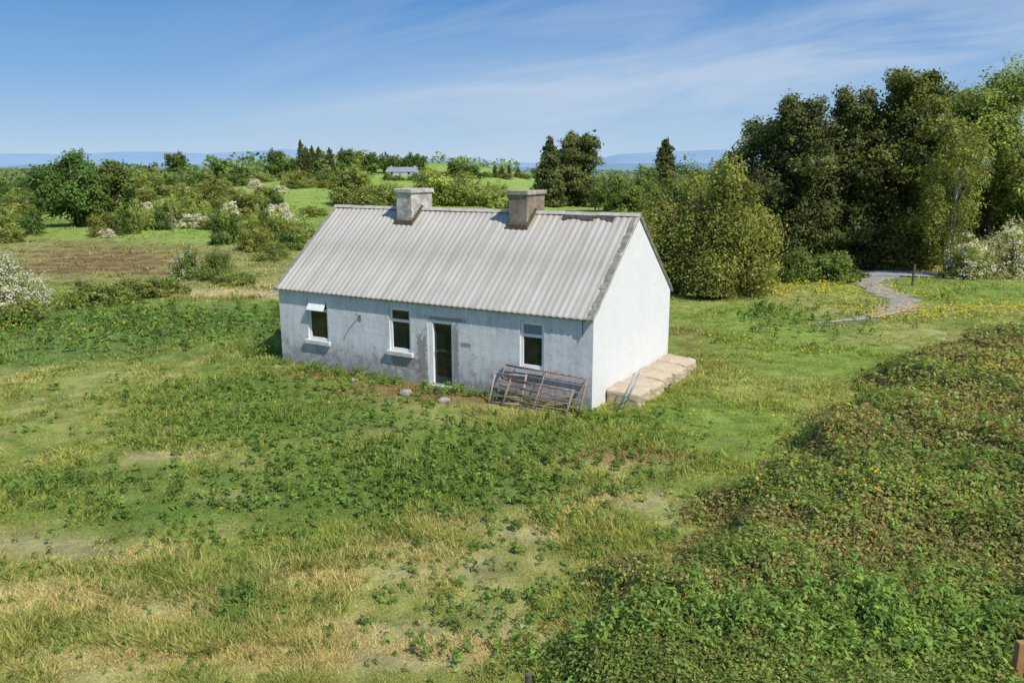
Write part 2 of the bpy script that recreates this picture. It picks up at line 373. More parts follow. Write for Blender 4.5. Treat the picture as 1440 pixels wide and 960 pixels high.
weeds([(1150, 930, 1.8, .35, 380, .32, .045), (1350, 920, 1.4, .5, 320, .32, .045), (1000, 940, 1.0, .35, 180, .3, .042), (1250, 760, 1.2, .9, 110, .25, .045), (1390, 700, 1.2, 1.2, 160, .25, .05), (900, 930, .7, .4, 80, .25, .04),
       (1300, 620, 1.6, 1.3, 110, .25, .05), (1100, 850, .8, .4, 60, .25, .04), (1200, 870, 1.5, .5, 120, .3, .042)], 6, 'bright green nettles growing among the brambles at lower right', 'nettles', (.195, .31, .075))
# buttercups
g = np.random.default_rng(9); PP = []; SS = []
for px, py, rx, ry, k in ((60, 470, 4, 1.5, 110), (30, 460, 3, 1, 60), (200, 455, 5, 1.5, 50), (150, 560, 4, 2, 50), (1130, 405, 2.5, 2.5, 260), (1160, 412, 2, 1.5, 140), (1290, 449, 1.6, .7, 200), (1330, 440, 2, .6, 150),
                          (1385, 436, 2.5, .8, 150), (1425, 545, .9, .9, 130), (1225, 745, .5, .4, 34), (1340, 860, .8, .4, 24), (930, 910, .5, .3, 18), (1090, 470, 2, 2, 60), (1100, 560, 2, 2, 25), (450, 560, 3, 1.5, 20),
                          (400, 750, 1, .4, 12), (980, 600, 1.5, 1, 20), (1200, 920, 1.4, .4, 24), (1020, 495, 2, 1.5, 50), (1250, 650, 2.5, 2, 50), (1100, 760, 1.5, 1, 24), (1350, 560, 2, 2, 50)):
    c0 = G(px, py); x = c0[0]+g.normal(0, rx, k); y = c0[1]+g.normal(0, ry, k)
    z = hgt(x, y)+np.maximum(g.uniform(.12, .26, k), thick(x, y)[0]+.12); PP.append(np.stack([x, y, z], 1)); SS.append(np.full(k, .008)+.0010*np.hypot(x, y))
P = np.vstack(PP); V, FF = leaves(P, np.tile([0, -.3, 1.], (len(P), 1))+g.normal(0, .25, (len(P), 3)), np.concatenate(SS), g, .9)
tag(npmesh('buttercups', V, FF, M_leaf, None, np.tile([.68, .48, .02], (len(V), 1))), 'small yellow buttercups scattered over the grass and brambles', 'flowers', kind='stuff')
# ---------------------------------------------------------------- trees
def crown(kind, W, H, n, leaf, pal, seed, blossom=0, base=.12):
    g = np.random.default_rng(seed); lobes = []
    if kind == 'conifer':
        K = 40
        for i in range(K):
            u = (i+.5)/K; z = H*(base+(1-base)*u*.97); rad = W/2*(1-u)**.62*g.uniform(.55, 1.05); a = i*2.4+g.uniform(-.4, .4)
            lobes.append((math.cos(a)*rad*.5, math.sin(a)*rad*.5, z-.02*H, max(rad*.6, .04*W), max(rad*.6, .04*W), H*.055*g.uniform(.7, 1.3)))
    elif kind == 'cypress':
        K = 70
        for i in range(K):
            u = (i+.5)/K; z = H*(base+(1-base)*u*.96); env = (math.sin(math.pi*min(1, .12+.88*(1-u)))**.85) if u > .35 else .95
            rad = W/2*env*g.uniform(.4, 1.2); a = i*2.4+g.uniform(-.5, .5)
            lobes.append((math.cos(a)*rad*.68, math.sin(a)*rad*.68, z, rad*.34+.022*W, rad*.34+.022*W, H*.042*g.uniform(.7, 1.7)))
    elif kind == 'shrub':
        for i in range(44):
            a = g.uniform(0, 6.28); q = math.sqrt(g.uniform(0, 1)); zt = math.sqrt(max(0, 1-(q*.92)**2))*g.uniform(.8, 1.08)
            u = g.uniform(.0, 1)**.7; z = H*(base+(1-base)*max(.08, u*zt-.10)); lr = g.uniform(.10, .20)
            lobes.append((math.cos(a)*q*W*.42, math.sin(a)*q*W*.42, z, W*lr, W*lr, H*lr*.95))
    else:
        K = 44
        for i in range(K):
            d = g.normal(0, 1, 3); d /= np.linalg.norm(d); q = g.uniform(.3, 1)**.5
            zc = H*(.5+base*.5); rz = H*(1-base)/2; lr = g.uniform(.13, .24)
            lobes.append((d[0]*q*W*.42, d[1]*q*W*.42, zc+d[2]*q*rz*.84, W*lr*.75, W*lr*.75, rz*lr*1.15))
    Lb = np.array(lobes); wgt = (Lb[:, 3]*Lb[:, 5])**.9; wgt /= wgt.sum()
    tw = max(20, n//10); li = g.choice(len(Lb), tw, p=wgt); d = g.normal(0, 1, (tw, 3)); d /= np.linalg.norm(d, axis=1, keepdims=True)
    rad = g.uniform(.45, 1.15, (tw, 1)); tc = Lb[li, :3]+d*Lb[li, 3:]*rad
    tcol = g.uniform(.65, 1.35, len(Lb))[li]*g.uniform(.7, 1.3, tw); pi = g.integers(0, len(pal), tw)
    k = n//tw; P = np.repeat(tc, k, 0); s = np.repeat(Lb[li, 3:], k, 0)*.15+leaf*.5
    P = P+g.normal(0, 1, P.shape)*s; Nn = np.repeat(d, k, 0)*.9+g.normal(0, .5, P.shape)+np.array([.1, -.1, .4])
    c = np.array(pal)[np.repeat(pi, k)]*np.repeat(tcol, k)[:, None]*g.uniform(.75, 1.25, (len(P), 1))
    if blossom:
        bm = np.repeat((g.random(tw) < blossom*1.3) & (rad[:, 0] > .62), k) & (g.random(len(P)) < .92); c[bm] = np.array([.74, .74, .74])*g.uniform(.85, 1.0, (bm.sum(), 1))
        P[bm] += np.repeat(d, k, 0)[bm]*np.repeat(Lb[li, 3:], k, 0)[bm]*.12
    P[:, 2] = np.maximum(P[:, 2], .03*H)
    V, FF = leaves(P, Nn, leaf, g, .62)
    return V, FF, np.repeat(c, 4, 0), Lb
def trunk_mb(W, H, Lb, seed, r0, multi=1):
    rs = random.Random(seed); m = MB()
    for q in range(multi):
        bx = (rs.uniform(-1, 1)*W*.08 if multi > 1 else 0)
        pts = [(bx*(1+i*.5)+rs.uniform(-1, 1)*.015*H*(i > 0), rs.uniform(-1, 1)*.015*H*(i > 0), (H*.8)*i/6-(.12*(i == 0))) for i in range(7)]
        m.tube(pts, [r0*(1-.13*i) for i in range(7)], 7)
    idx = rs.sample(range(len(Lb)), min(12, len(Lb)))
    for i in idx:
        c = Lb[i]; z0 = max(.1*H, min(c[2]*.6, .7*H))
        mid = (c[0]*.5, c[1]*.5, z0+(c[2]-z0)*.6)
        m.tube([(0, 0, z0), mid, (c[0], c[1], c[2])], [r0*.5, r0*.33, r0*.12], 5)
    return m
DKC = [(.12, .15, .058), (.15, .18, .068), (.095, .125, .05)]
MID = [(.165, .235, .065), (.19, .26, .07), (.125, .185, .05)]
LGT = [(.28, .345, .095), (.24, .31, .08), (.30, .345, .11)]
OLV = [(.25, .28, .075), (.215, .255, .065), (.275, .275, .09), (.17, .21, .055)]
SYC = [(.085, .155, .045), (.105, .18, .05), (.125, .21, .055)]
sd_ = [500]
def tree(name, label, cat, px, base, top, w, kind, pal, n, leaf, group=None, bark=None, blossom=0, cb=.12, r0=None, push=0):
    sd_[0] += 1; p = G(px, base)
    if push: p[0] *= 1+push/p[1]; p[1] += push; p[2] = float(hgt(p[0], p[1]))
    H = ztop(p[1], px, top)-p[2]; W = w*p[1]/F*1.04
    t = empty(name, p, 0, label=label, cat=cat, group=group)
    V, FF, cc_, Lb = crown(kind, W, H, n, leaf, pal, sd_[0], blossom, cb)
    npmesh('crown', V, FF, M_leaf, t, cc_)
    trunk_mb(W, H, Lb, sd_[0], r0 or .018*H+.02, 3 if kind == 'shrub' else 1).build('trunk', bark or M_bark, t, smooth=True)
    return t
T = tree
# right hand tree belt
T('cypress_tree', 'tall dark cypress, left of the pair of pointed crowns beyond the road', 'tree', 1112, 378, 136, 116, 'cypress', DKC, 40000, .10, cb=.03)
T('cypress_tree', 'tall dark cypress with narrow pointed top, second of the pointed pair beyond the road', 'tree', 1182, 377, 122, 100, 'cypress', DKC, 38000, .10, cb=.03)
T('cypress_tree', 'tallest broad dark conifer in the tree belt beyond the road', 'tree', 1264, 376, 92, 150, 'cypress', [(.15, .18, .05), (.12, .155, .045), (.175, .20, .055)], 52000, .105, cb=.05)
T('cypress_tree', 'lower dark conifer at the left end of the belt behind the bushy willow', 'tree', 1062, 378, 168, 105, 'cypress', DKC, 26000, .11, cb=.02, push=3)
T('ash_tree', 'tall light green broadleaf tree at the right end of the tree belt', 'tree', 1384, 376, 84, 170, 'round', [(.26, .33, .085), (.22, .29, .075), (.18, .24, .065)], 42000, .10, cb=.12, push=3)
T('ash_tree', 'thin sparse tree with pale trunk standing right of the road gap', 'tree', 1330, 389, 165, 96, 'round', OLV+LGT, 10000, .07, bark=M_palebark, cb=.2, r0=.08)
T('ash_tree', 'mid green tree cut by the right edge of the photo', 'tree', 1448, 380, 195, 120, 'round', MID+LGT, 24000, .10, cb=.05)
for i, (px, tp_, w) in enumerate(((1050, 252, 100), (1130, 225, 120), (1215, 195, 120), (1300, 220, 120), (1375, 240, 110), (1440, 240, 110))):
    T('understorey_tree', 'dark shaded tree filling the gaps behind the tree belt', 'tree', px, 366, tp_, w, 'shrub', DKC+MID, 9000, .16, group='shaded trees behind the belt', cb=.0, push=2)
T('willow_bush', 'large bushy olive green willow behind the gable, left half', 'tree', 952, 403, 246, 142, 'shrub', OLV, 44000, .07, cb=0)
T('willow_bush', 'large bushy olive green willow nearest the driveway, right half', 'tree', 1020, 411, 226, 142, 'shrub', OLV, 54000, .07, cb=0)
T('hawthorn_bush', 'white flowering hawthorn just right of the road gap', 'shrub', 1362, 391, 322, 72, 'shrub', LGT, 10000, .055, blossom=.30, cb=0)
T('hawthorn_bush', 'white flowering hawthorn at the right edge below the ash', 'shrub', 1416, 389, 292, 90, 'shrub', LGT, 12000, .06, blossom=.55, cb=0)
T('low_bush', 'low leafy bush in shade, left of two by the road', 'shrub', 1115, 393, 350, 78, 'shrub', MID, 8000, .07, cb=0)
T('low_bush', 'low leafy bush beside the driveway mouth, right of two', 'shrub', 1176, 393, 349, 74, 'shrub', MID, 8000, .07, cb=0)
# behind the cottage
T('pine_tree', 'dark conifer behind the right chimney, left of a pair', 'tree', 772, 290, 193, 58, 'conifer', DKC, 14000, .20, cb=.02)
T('pine_tree', 'tall dark rounded conifer right of the chimneys', 'tree', 812, 290, 187, 76, 'cypress', [(.13, .16, .06), (.15, .18, .065)], 20000, .2, cb=.02)
T('pine_tree', 'small dark spruce on the skyline left of the tree belt', 'tree', 933, 275, 195, 46, 'conifer', DKC, 7000, .3, cb=.25)
for px, b, tpp, w, lab in ((868, 298, 234, 72, 'round green tree just right of the conifer pair'), (908, 296, 230, 68, 'green tree beneath the skyline spruce'), (960, 298, 224, 75, 'green tree showing over the left willow'),
                           (1010, 298, 220, 80, 'green tree behind the right willow'), (650, 288, 238, 84, 'pale green bushy tree between the two chimneys'), (607, 288, 230, 62, 'leafy tree rising right of the left chimney'),
                           (536, 294, 246, 78, 'bright green bush left of the left chimney'), (498, 288, 220, 54, 'pale leafy tree left of the bright green bush'), (705, 292, 264, 54, 'low pale bush just left of the right chimney')):
    T('hedge_tree', lab, 'tree', px, b, tpp, w, 'shrub', LGT if px < 720 else MID, 8000, .16, cb=0)
# left
T('sycamore_tree', 'big dense dark green tree standing alone at left', 'tree', 108, 318, 208, 100, 'round', SYC, 30000, .14, cb=.02)
T('sycamore_tree', 'paler green tree tight against the big dark tree', 'tree', 164, 318, 222, 62, 'round', MID, 16000, .14, cb=0)
T('hawthorn_bush', 'white flowering hawthorn cut by the left edge of the photo', 'shrub', 6, 440, 348, 104, 'shrub', MID+LGT, 18000, .045, blossom=.48, cb=0)
T('hawthorn_bush', 'small bush dotted with white blossom, left of a pair', 'shrub', 262, 393, 335, 46, 'shrub', MID, 7000, .05, blossom=.16, cb=.0)
T('round_bush', 'small dark green bush, right of a pair', 'shrub', 308, 394, 342, 50, 'shrub', MID, 7000, .05, cb=0)
T('round_bush', 'pale bush above and right of the paired bushes', 'shrub', 356, 352, 311, 44, 'shrub', OLV, 4500, .07, cb=0)
for px, b, tpp, w in ((135, 428, 388, 90), (185, 420, 388, 60), (228, 415, 385, 60), (30, 452, 425, 70), (385, 364, 335, 60), (330, 400, 378, 60)):
    T('bramble_bush', 'low green bramble bush at the edge of the lawn on the left', 'shrub', px, b, tpp, w, 'shrub', MID+OLV, 5500, .055, group='low bramble bushes along the left lawn edge', cb=0)
# prototypes for repeated far shrubs/trees
def proto(name, kind, pal, n, leaf, blossom, label, cat, group, cb=0):
    t = empty(name, (0, 0, 0), 0, label=label, cat=cat, group=group); sd_[0] += 1
    V, FF, cc_, Lb = crown(kind, 1, 1, n, leaf, pal, sd_[0], blossom, cb); npmesh('crown', V, FF, M_leaf, t, cc_)
    trunk_mb(1, 1, Lb, sd_[0], .03, 1).build('trunk', M_bark, t, smooth=True)
    return t
used = {}
def place(pr, px, b, tpp, w, label=None, group=None):
    o = pr if pr.name not in used else copy_tree(pr); used[pr.name] = 1
    p = G(px, b); H = max(ztop(p[1], px, tpp)-p[2], w*p[1]/F*.35); W = w*p[1]/F
    o.location = p; o.scale = (W, W, H); o.rotation_euler = (0, 0, random.uniform(0, 6.28))
gl = 'rounded green shrub in the hedgerows of the far fields'; gg = 'green shrubs in the far hedgerows'
PS = [proto('hedgerow_shrub', 'shrub', p, 2400, .034, 0, gl, 'shrub', gg) for p in (MID, OLV, LGT, MID+SYC)]
PHW = proto('hawthorn_shrub', 'shrub', LGT, 2200, .036, .8, 'white flowering hawthorn in the far hedgerows', 'shrub', 'white hawthorns in the far hedgerows')
PT = proto('skyline_tree', 'round', SYC+MID, 2000, .045, 0, 'dark tree on the skyline above the left fields', 'tree', 'dark trees on the left skyline', .02)
PC = proto('skyline_conifer', 'conifer', DKC, 1500, .05, 0, 'dark conifer on the skyline left of the chimneys', 'tree', 'dark skyline conifers', .05)
for q in ((276, 321, 298, 42), (212, 303, 282, 48), (382, 318, 284, 38), (403, 312, 282, 26), (324, 306, 280, 32), (262, 276, 262, 28), (360, 264, 250, 26), (240, 320, 303, 24), (318, 290, 272, 28), (395, 272, 260, 26), (190, 302, 286, 28), (300, 268, 256, 24), (45, 294, 280, 28), (230, 292, 278, 26), (345, 288, 274, 24), (420, 326, 306, 26), (286, 262, 252, 20), (150, 334, 320, 26), (20, 326, 308, 30), (250, 302, 288, 24)): place(PHW, *q)
for q in ((340, 302, 262, 62), (300, 280, 246, 56), (25, 312, 280, 66), (60, 300, 266, 44), (225, 285, 254, 50), (195, 290, 262, 45), (260, 285, 258, 46), (420, 258, 236, 46), (455, 258, 236, 42), (300, 322, 300, 40),
          (385, 300, 272, 44), (440, 304, 290, 44), (486, 290, 262, 36), (10, 340, 314, 50), (355, 330, 302, 48), (420, 335, 302, 50), (330, 262, 242, 46), (15, 280, 256, 54), (205, 258, 238, 46), (280, 262, 242, 46), (372, 284, 262, 40), (240, 300, 276, 40), (200, 312, 294, 40), (410, 350, 320, 44), (548, 254, 241, 24), (586, 254, 240, 26), (562, 254, 245, 18)):
    place(random.choice(PS), *q)
rs = random.Random(3)
for (x0, y0, x1, y1, n_) in ((0, 300, 90, 296, 6), (180, 306, 330, 322, 10), (180, 282, 330, 270, 12), (330, 322, 425, 342, 7), (0, 268, 240, 262, 15), (330, 292, 395, 300, 5), (240, 256, 500, 256, 16), (120, 335, 240, 320, 6), (840, 262, 1040, 270, 12), (480, 282, 500, 270, 3), (600, 250, 760, 250, 12), (170, 306, 0, 282, 11), (395, 264, 490, 266, 7), (500, 300, 560, 296, 4), (30, 252, 300, 250, 12), (240, 300, 390, 286, 8), (600, 272, 720, 280, 6), (0, 330, 60, 326, 3), (300, 345, 400, 340, 5)):
    for i in range(n_):
        u = (i+rs.uniform(.1, .9))/n_; px = x0+(x1-x0)*u; b = y0+(y1-y0)*u+rs.uniform(-2, 2); sz = (b-228)*rs.uniform(.26, .46)+3
        place(rs.choice(PS), px, b, b-sz, max(18, abs(x1-x0)/n_*rs.uniform(1.1, 1.8)) if sz > 9 else rs.uniform(18, 30))
for q in ((250, 250, 211, 34), (388, 250, 207, 28), (312, 250, 224, 30), (408, 248, 222, 24), (592, 246, 215, 20), (582, 243, 213, 22), (562, 243, 219, 26), (545, 244, 217, 30), (520, 246, 213, 30), (500, 246, 208, 30), (485, 246, 206, 24), (660, 250, 230, 30), (640, 250, 224, 24), (130, 262, 232, 36), (200, 255, 236, 40), (340, 250, 234, 30)): place(PT, *q)
for q in ((425, 248, 196, 20), (440, 248, 204, 18), (450, 248, 206, 24), (465, 248, 207, 24), (432, 248, 205, 20), (696, 250, 232, 12), (716, 250, 231, 12), (706, 250, 234, 12), (728, 250, 234, 12)): place(PC, *q)
# distant woodland (mass)
g = np.random.default_rng(77); PP = []; SS = []; CC = []
for i in range(2600):
    r_ = math.exp(g.uniform(math.log(170), math.log(2600))); a = g.uniform(-46, 46)*math.pi/180
    x, y = r_*math.sin(a), r_*math.cos(a)
    if fbm(np.array([x/(r_*.14)]), np.array([y/(r_*.3)]), 2, 3)[0] < .44 and g.random() < .85: continue
    pxx, pyy = proj(np.array([x, y, float(hgt(x, y))]))
    if 380 < pxx < 490 and pyy > 250: continue
    if 530 < pxx < 600 and pyy > 240: continue
    if 600 < pxx < 755 and pyy > 244: continue
    k = 44; W_ = g.uniform(.012, .03)*r_; H_ = g.uniform(2.0, 4.2)+r_*.0005
    d = g.normal(0, 1, (k, 3)); d /= np.linalg.norm(d, axis=1, keepdims=True)
    p = np.array([x, y, float(hgt(x, y))+H_*.4])+d*np.array([W_*.6, W_*.4, H_*.55])*g.uniform(.6, 1, (k, 1)); PP.append(p); SS.append(np.full(k, W_*.06+H_*.045))
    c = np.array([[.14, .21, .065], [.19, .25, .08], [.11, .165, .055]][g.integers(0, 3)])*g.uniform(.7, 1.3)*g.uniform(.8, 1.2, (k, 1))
    hz = 1-math.exp(-max(r_-150, 0)/1900); CC.append(c*(1-hz)+np.array([.22, .32, .43])*hz)  # hz: haze by distance, blended into the leaf colours
P = np.vstack(PP); V, FF = leaves(P, g.normal(0, .6, P.shape)+np.array([0, -.5, .6]), np.concatenate(SS), g, .8)
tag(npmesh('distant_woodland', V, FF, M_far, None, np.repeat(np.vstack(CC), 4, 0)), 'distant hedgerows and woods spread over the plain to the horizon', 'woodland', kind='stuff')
# hills
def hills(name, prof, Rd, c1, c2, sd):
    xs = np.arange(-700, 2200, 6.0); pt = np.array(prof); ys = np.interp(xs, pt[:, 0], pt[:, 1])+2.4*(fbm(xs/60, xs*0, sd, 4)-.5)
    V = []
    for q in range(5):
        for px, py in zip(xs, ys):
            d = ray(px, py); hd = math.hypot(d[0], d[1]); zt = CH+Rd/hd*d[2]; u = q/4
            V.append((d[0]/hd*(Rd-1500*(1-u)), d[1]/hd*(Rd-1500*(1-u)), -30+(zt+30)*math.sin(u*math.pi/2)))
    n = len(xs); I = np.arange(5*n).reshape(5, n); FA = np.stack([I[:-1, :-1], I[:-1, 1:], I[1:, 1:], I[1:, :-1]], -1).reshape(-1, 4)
    m = simple(name, c1, c2, .0015, 1, 0, spec=0)  # hill colours carry the blue of the haze, no volume used
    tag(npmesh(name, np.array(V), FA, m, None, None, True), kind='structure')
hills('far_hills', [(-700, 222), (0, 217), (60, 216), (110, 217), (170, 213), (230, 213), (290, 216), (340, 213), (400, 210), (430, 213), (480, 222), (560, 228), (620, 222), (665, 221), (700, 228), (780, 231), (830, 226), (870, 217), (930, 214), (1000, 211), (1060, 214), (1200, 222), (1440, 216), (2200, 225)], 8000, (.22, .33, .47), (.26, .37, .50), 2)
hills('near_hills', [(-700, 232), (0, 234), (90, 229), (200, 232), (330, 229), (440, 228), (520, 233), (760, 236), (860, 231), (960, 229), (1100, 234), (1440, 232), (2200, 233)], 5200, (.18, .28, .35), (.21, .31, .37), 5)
# ---------------------------------------------------------------- cottage materials
def wallmat(name, base, stain, amt, doorx=None, sh=0, flake=0):
    m, nt, bs, out = newmat(name); co = objco(nt); sx = N(nt, 'ShaderNodeSeparateXYZ'); nt.links.new(co, sx.inputs[0])
    nA = noise(nt, 1.3, 8, co, .7); nB = noise(nt, 7, 6, co, .7)
    mp = N(nt, 'ShaderNodeMapping'); mp.inputs['Scale'].default_value = (5, 5, .5); nt.links.new(co, mp.inputs[0]); nC = noise(nt, 1.2, 5, mp.outputs[0], .65)
    low = mth(nt, 'MULTIPLY', mth(nt, 'SUBTRACT', 1.0, mth(nt, 'MULTIPLY', sx.outputs[2], .9)), .30)
    f = mth(nt, 'ADD', mth(nt, 'ADD', mth(nt, 'MULTIPLY', nA, .6), mth(nt, 'MULTIPLY', nC, .4)), mth(nt, 'MAXIMUM', low, 0.0))
    fr = ramp(nt, f, [(.46-sh, 0.0), (.58-sh, .4*amt), (.74-sh*.5, 1.0*amt)])
    c = mixc(nt, fr, base, stain)
    sp = ramp(nt, nB, [(.56-sh*.3, 0.0), (.68, .6*amt)]); c = mixc(nt, sp, c, tuple(v*.75 for v in stain))
    if flake:
        nF = noise(nt, 3.4, 10, co, .78); ff = mth(nt, 'ADD', nF, mth(nt, 'MULTIPLY', mth(nt, 'MAXIMUM', low, 0.0), .55))
        c = mixc(nt, ramp(nt, ff, [(.59, 0.0), (.63, flake)]), c, (.27, .26, .24))
        nG = noise(nt, 26, 6, co, .8); c = mixc(nt, ramp(nt, nG, [(.54, 0.0), (.66, .55)]), c, (.36, .355, .35))
    if doorx:
        for (x0, x1, z0, z1) in doorx:
            dx = mth(nt, 'DIVIDE', mth(nt, 'ABSOLUTE', mth(nt, 'SUBTRACT', sx.outputs[0], (x0+x1)/2)), (x1-x0)/2)
            dz = mth(nt, 'DIVIDE', mth(nt, 'ABSOLUTE', mth(nt, 'SUBTRACT', sx.outputs[2], (z0+z1)/2)), (z1-z0)/2)
            dd = mth(nt, 'ADD', mth(nt, 'MAXIMUM', dx, dz), mth(nt, 'MULTIPLY', mth(nt, 'SUBTRACT', nB, .5), 3.0))
            c = mixc(nt, ramp(nt, dd, [(.7, .85), (1.05, 0.0)]), c, (.27, .25, .22))
    nt.links.new(c, bs.inputs['Base Color']); bs.inputs['Roughness'].default_value = .9; bs.inputs['Specular IOR Level'].default_value = .2
    bump(nt, bs, mth(nt, 'ADD', mth(nt, 'MULTIPLY', noise(nt, 2.5, 4, co), 1.5), noise(nt, 45, 5, co)), .45, .035)
    return m
wins = []
for (pxl, pxr, pt, pb) in ((433, 461, 420, 479), (547, 577, 433, 494), (731, 765, 453, 517)):
    xl = Wf(pxl, 450)[0]; xr = Wf(pxr, 450)[0]; pm = (pxl+pxr)/2
    wins.append((xl, xr, Wf(pm, pb)[1], Wf(pm, pt)[1]))
zb_ = np.mean([w[2] for w in wins]); zt_ = np.mean([w[3] for w in wins])
wins = [(a, b, c*.5+zb_*.5, d*.5+zt_*.5) for a, b, c, d in wins]
dx0, dx1 = Wf(602, 500)[0], Wf(637, 500)[0]; door = (dx0, dx1, .06, min(2.2, Wf(620, 451)[1]))
M_front = wallmat('weathered_limewash', (.75, .76, .79), (.41, .41, .41), .85, [(door[0]-.40, door[0]-.04, .1, 1.6), (door[1]+.0, door[1]+.2, .1, 2.0), (door[0]-.1, door[1]+.5, door[3], door[3]+.12), (wins[1][0]-.05, wins[1][1]+.3, wins[1][2]-.5, wins[1][2]-.12), (door[1]+.25, door[1]+.6, 1.25, 1.4)], .03, .6)
M_gable = wallmat('white_gable_paint', (.78, .78, .78), (.60, .60, .58), .3)
M_white = simple('white_frame_paint', (.85, .85, .85), (.76, .76, .75), 5, .5, .1)
M_sill = simple('sill_concrete', (.66, .66, .65), (.48, .47, .44), 6, .9)
M_dark = simple('dark_interior', (.05, .045, .04), (.08, .07, .06), 3, .95, 0)
M_chw = simple('pale_chimney_render', (.62, .60, .56), (.28, .26, .22), 4, .95, .7)
M_chb = simple('brown_chimney_render', (.32, .265, .20), (.16, .13, .10), 4, .95, .7)
M_fl = simple('brown_flashing', (.16, .12, .08), (.09, .07, .05), 6, .9)
M_verge = simple('mossy_verge_cement', (.33, .31, .27), (.16, .155, .13), 5, 1, .8)
M_gut = simple('grey_gutter', (.25, .25, .25), (.12, .12, .12), 5, .6)
m, nt, bs, out = newmat('dark_glass'); bs.inputs['Base Color'].default_value = (.012, .018, .016, 1); bs.inputs['Roughness'].default_value = .06; bs.inputs['Specular IOR Level'].default_value = .6; M_glass = m
m, nt, bs, out = newmat('pale_glass'); bs.inputs['Base Color'].default_value = (.22, .25, .28, 1); bs.inputs['Roughness'].default_value = .15; M_pglass = m
# roof material
m, nt, bs, out = newmat('corrugated_sheet'); co = objco(nt)
mp = N(nt, 'ShaderNodeMapping'); mp.inputs['Scale'].default_value = (3.5, .35, .35); nt.links.new(co, mp.inputs[0])
st = noise(nt, 1.5, 7, mp.outputs[0], .7); pt_ = noise(nt, .8, 6, co, .65); fn = noise(nt, 14, 5, co, .7)
c = mixc(nt, ramp(nt, st, [(.38, 0.0), (.68, 1.0)]), (.49, .455, .405), (.395, .36, .315))
c = mixc(nt, ramp(nt, pt_, [(.45, 0.0), (.75, .6)]), c, (.53, .50, .45))
c = mixc(nt, ramp(nt, fn, [(.6, 0.0), (.75, .35)]), c, (.30, .265, .22))
sx = N(nt, 'ShaderNodeSeparateXYZ'); nt.links.new(co, sx.inputs[0])
sw = mth(nt, 'PINGPONG', mth(nt, 'ADD', sx.outputs[0], 20.0), .39)
c = mixc(nt, mth(nt, 'MULTIPLY', ramp(nt, sw, [(0.0, .6), (.06, 0.0)]), st), c, (.2, .17, .14))
nt.links.new(c, bs.inputs['Base Color']); bs.inputs['Roughness'].default_value = .75; bs.inputs['Specular IOR Level'].default_value = .3
bump(nt, bs, fn, .2); M_roof = m
# ---------------------------------------------------------------- cottage
cot = empty('cottage', B0, R(-30), label='long low white cottage with grey corrugated roof and two chimneys', cat='house')
ops = wins+[door]; Tk = .42
xs = sorted({-L, 0.0, *[o[0] for o in ops], *[o[1] for o in ops]}); zs = sorted({-.3, EZ, *[o[2] for o in ops], *[o[3] for o in ops]})
m = MB()
for i in range(len(xs)-1):
    for k in range(len(zs)-1):
        cx, cz = (xs[i]+xs[i+1])/2, (zs[k]+zs[k+1])/2
        if any(o[0] < cx < o[1] and o[2] < cz < o[3] for o in ops): continue
        m.poly([(xs[i], 0, zs[k]), (xs[i+1], 0, zs[k]), (xs[i+1], 0, zs[k+1]), (xs[i], 0, zs[k+1])])
        m.poly([(xs[i], Tk, zs[k]), (xs[i], Tk, zs[k+1]), (xs[i+1], Tk, zs[k+1]), (xs[i+1], Tk, zs[k])])
for (a, b, c, d) in ops:
    m.poly([(a, 0, c), (a, 0, d), (a, Tk, d), (a, Tk, c)]); m.poly([(b, 0, c), (b, Tk, c), (b, Tk, d), (b, 0, d)])
    m.poly([(a, 0, c), (a, Tk, c), (b, Tk, c), (b, 0, c)]); m.poly([(a, 0, d), (b, 0, d), (b, Tk, d), (a, Tk, d)])
o = m.build('wall', M_front, cot); o['label'] = 'weathered white front wall'
MY = D/2
for x, lab in ((0, 'bright white right gable wall'), (-L, 'left gable wall')):
    m = MB(); x1 = x-.4 if x == 0 else x+.4
    P5 = [(0, -.3), (D, -.3), (D, EZ), (MY, RZ-.03), (0, EZ)]
    aa = .002 if x == 0 else -.002
    A_ = [(x+aa, y, z) for y, z in P5]; Bq = [(x1, y, z) for y, z in P5]
    if x < 0: A_ = A_[::-1]; Bq = Bq[::-1]
    m.poly(A_); m.poly(Bq[::-1])
    o = m.build('gable_wall', M_gable, cot); o['label'] = lab
MB().box(-L+.02, -.02, D-.4, D, -.3, EZ).build('back_wall', M_gable, cot)
MB().box(-L+.42, -.42, Tk+.02, D-.42, -.02, .05).build('floor', M_dark, cot)
def slope(front):
    nw = 58; W_ = L+.12; x = np.linspace(-L-.06, .06, nw*10+1); n = len(x)
    ts = [0, .02, .25, .497, .5, .75, 1.0]
    V = []
    ov = .14
    for t in ts:
        off = .012 if t < .499 else 0
        for xx in x:
            cz = .0115*math.cos(2*math.pi*xx/(W_/nw)); s = (MY+ov)*t
            yy = -ov+s; zz = EZ+.03-ov*(RZ-EZ)/MY+s*(RZ-EZ)/MY+cz+.014*(1-off/.012)+.008*math.sin(xx*1.3+1)*t
            V.append((xx, yy if front else D-yy, zz))
    V = np.array(V); I = np.arange(len(V)).reshape(len(ts), n); FA = np.stack([I[:-1, :-1], I[:-1, 1:], I[1:, 1:], I[1:, :-1]], -1).reshape(-1, 4)
    if not front: FA = FA[:, ::-1]
    return V, FA
Va, Fa = slope(True); Vb_, Fb_ = slope(False)
roof = npmesh('roof', np.vstack([Va, Vb_]), np.vstack([Fa, Fb_+len(Va)]), M_roof, cot, None, True)
sm = roof.modifiers.new('s', 'SOLIDIFY'); sm.thickness = .012; sm.offset = -1
m = MB(); npz = 26
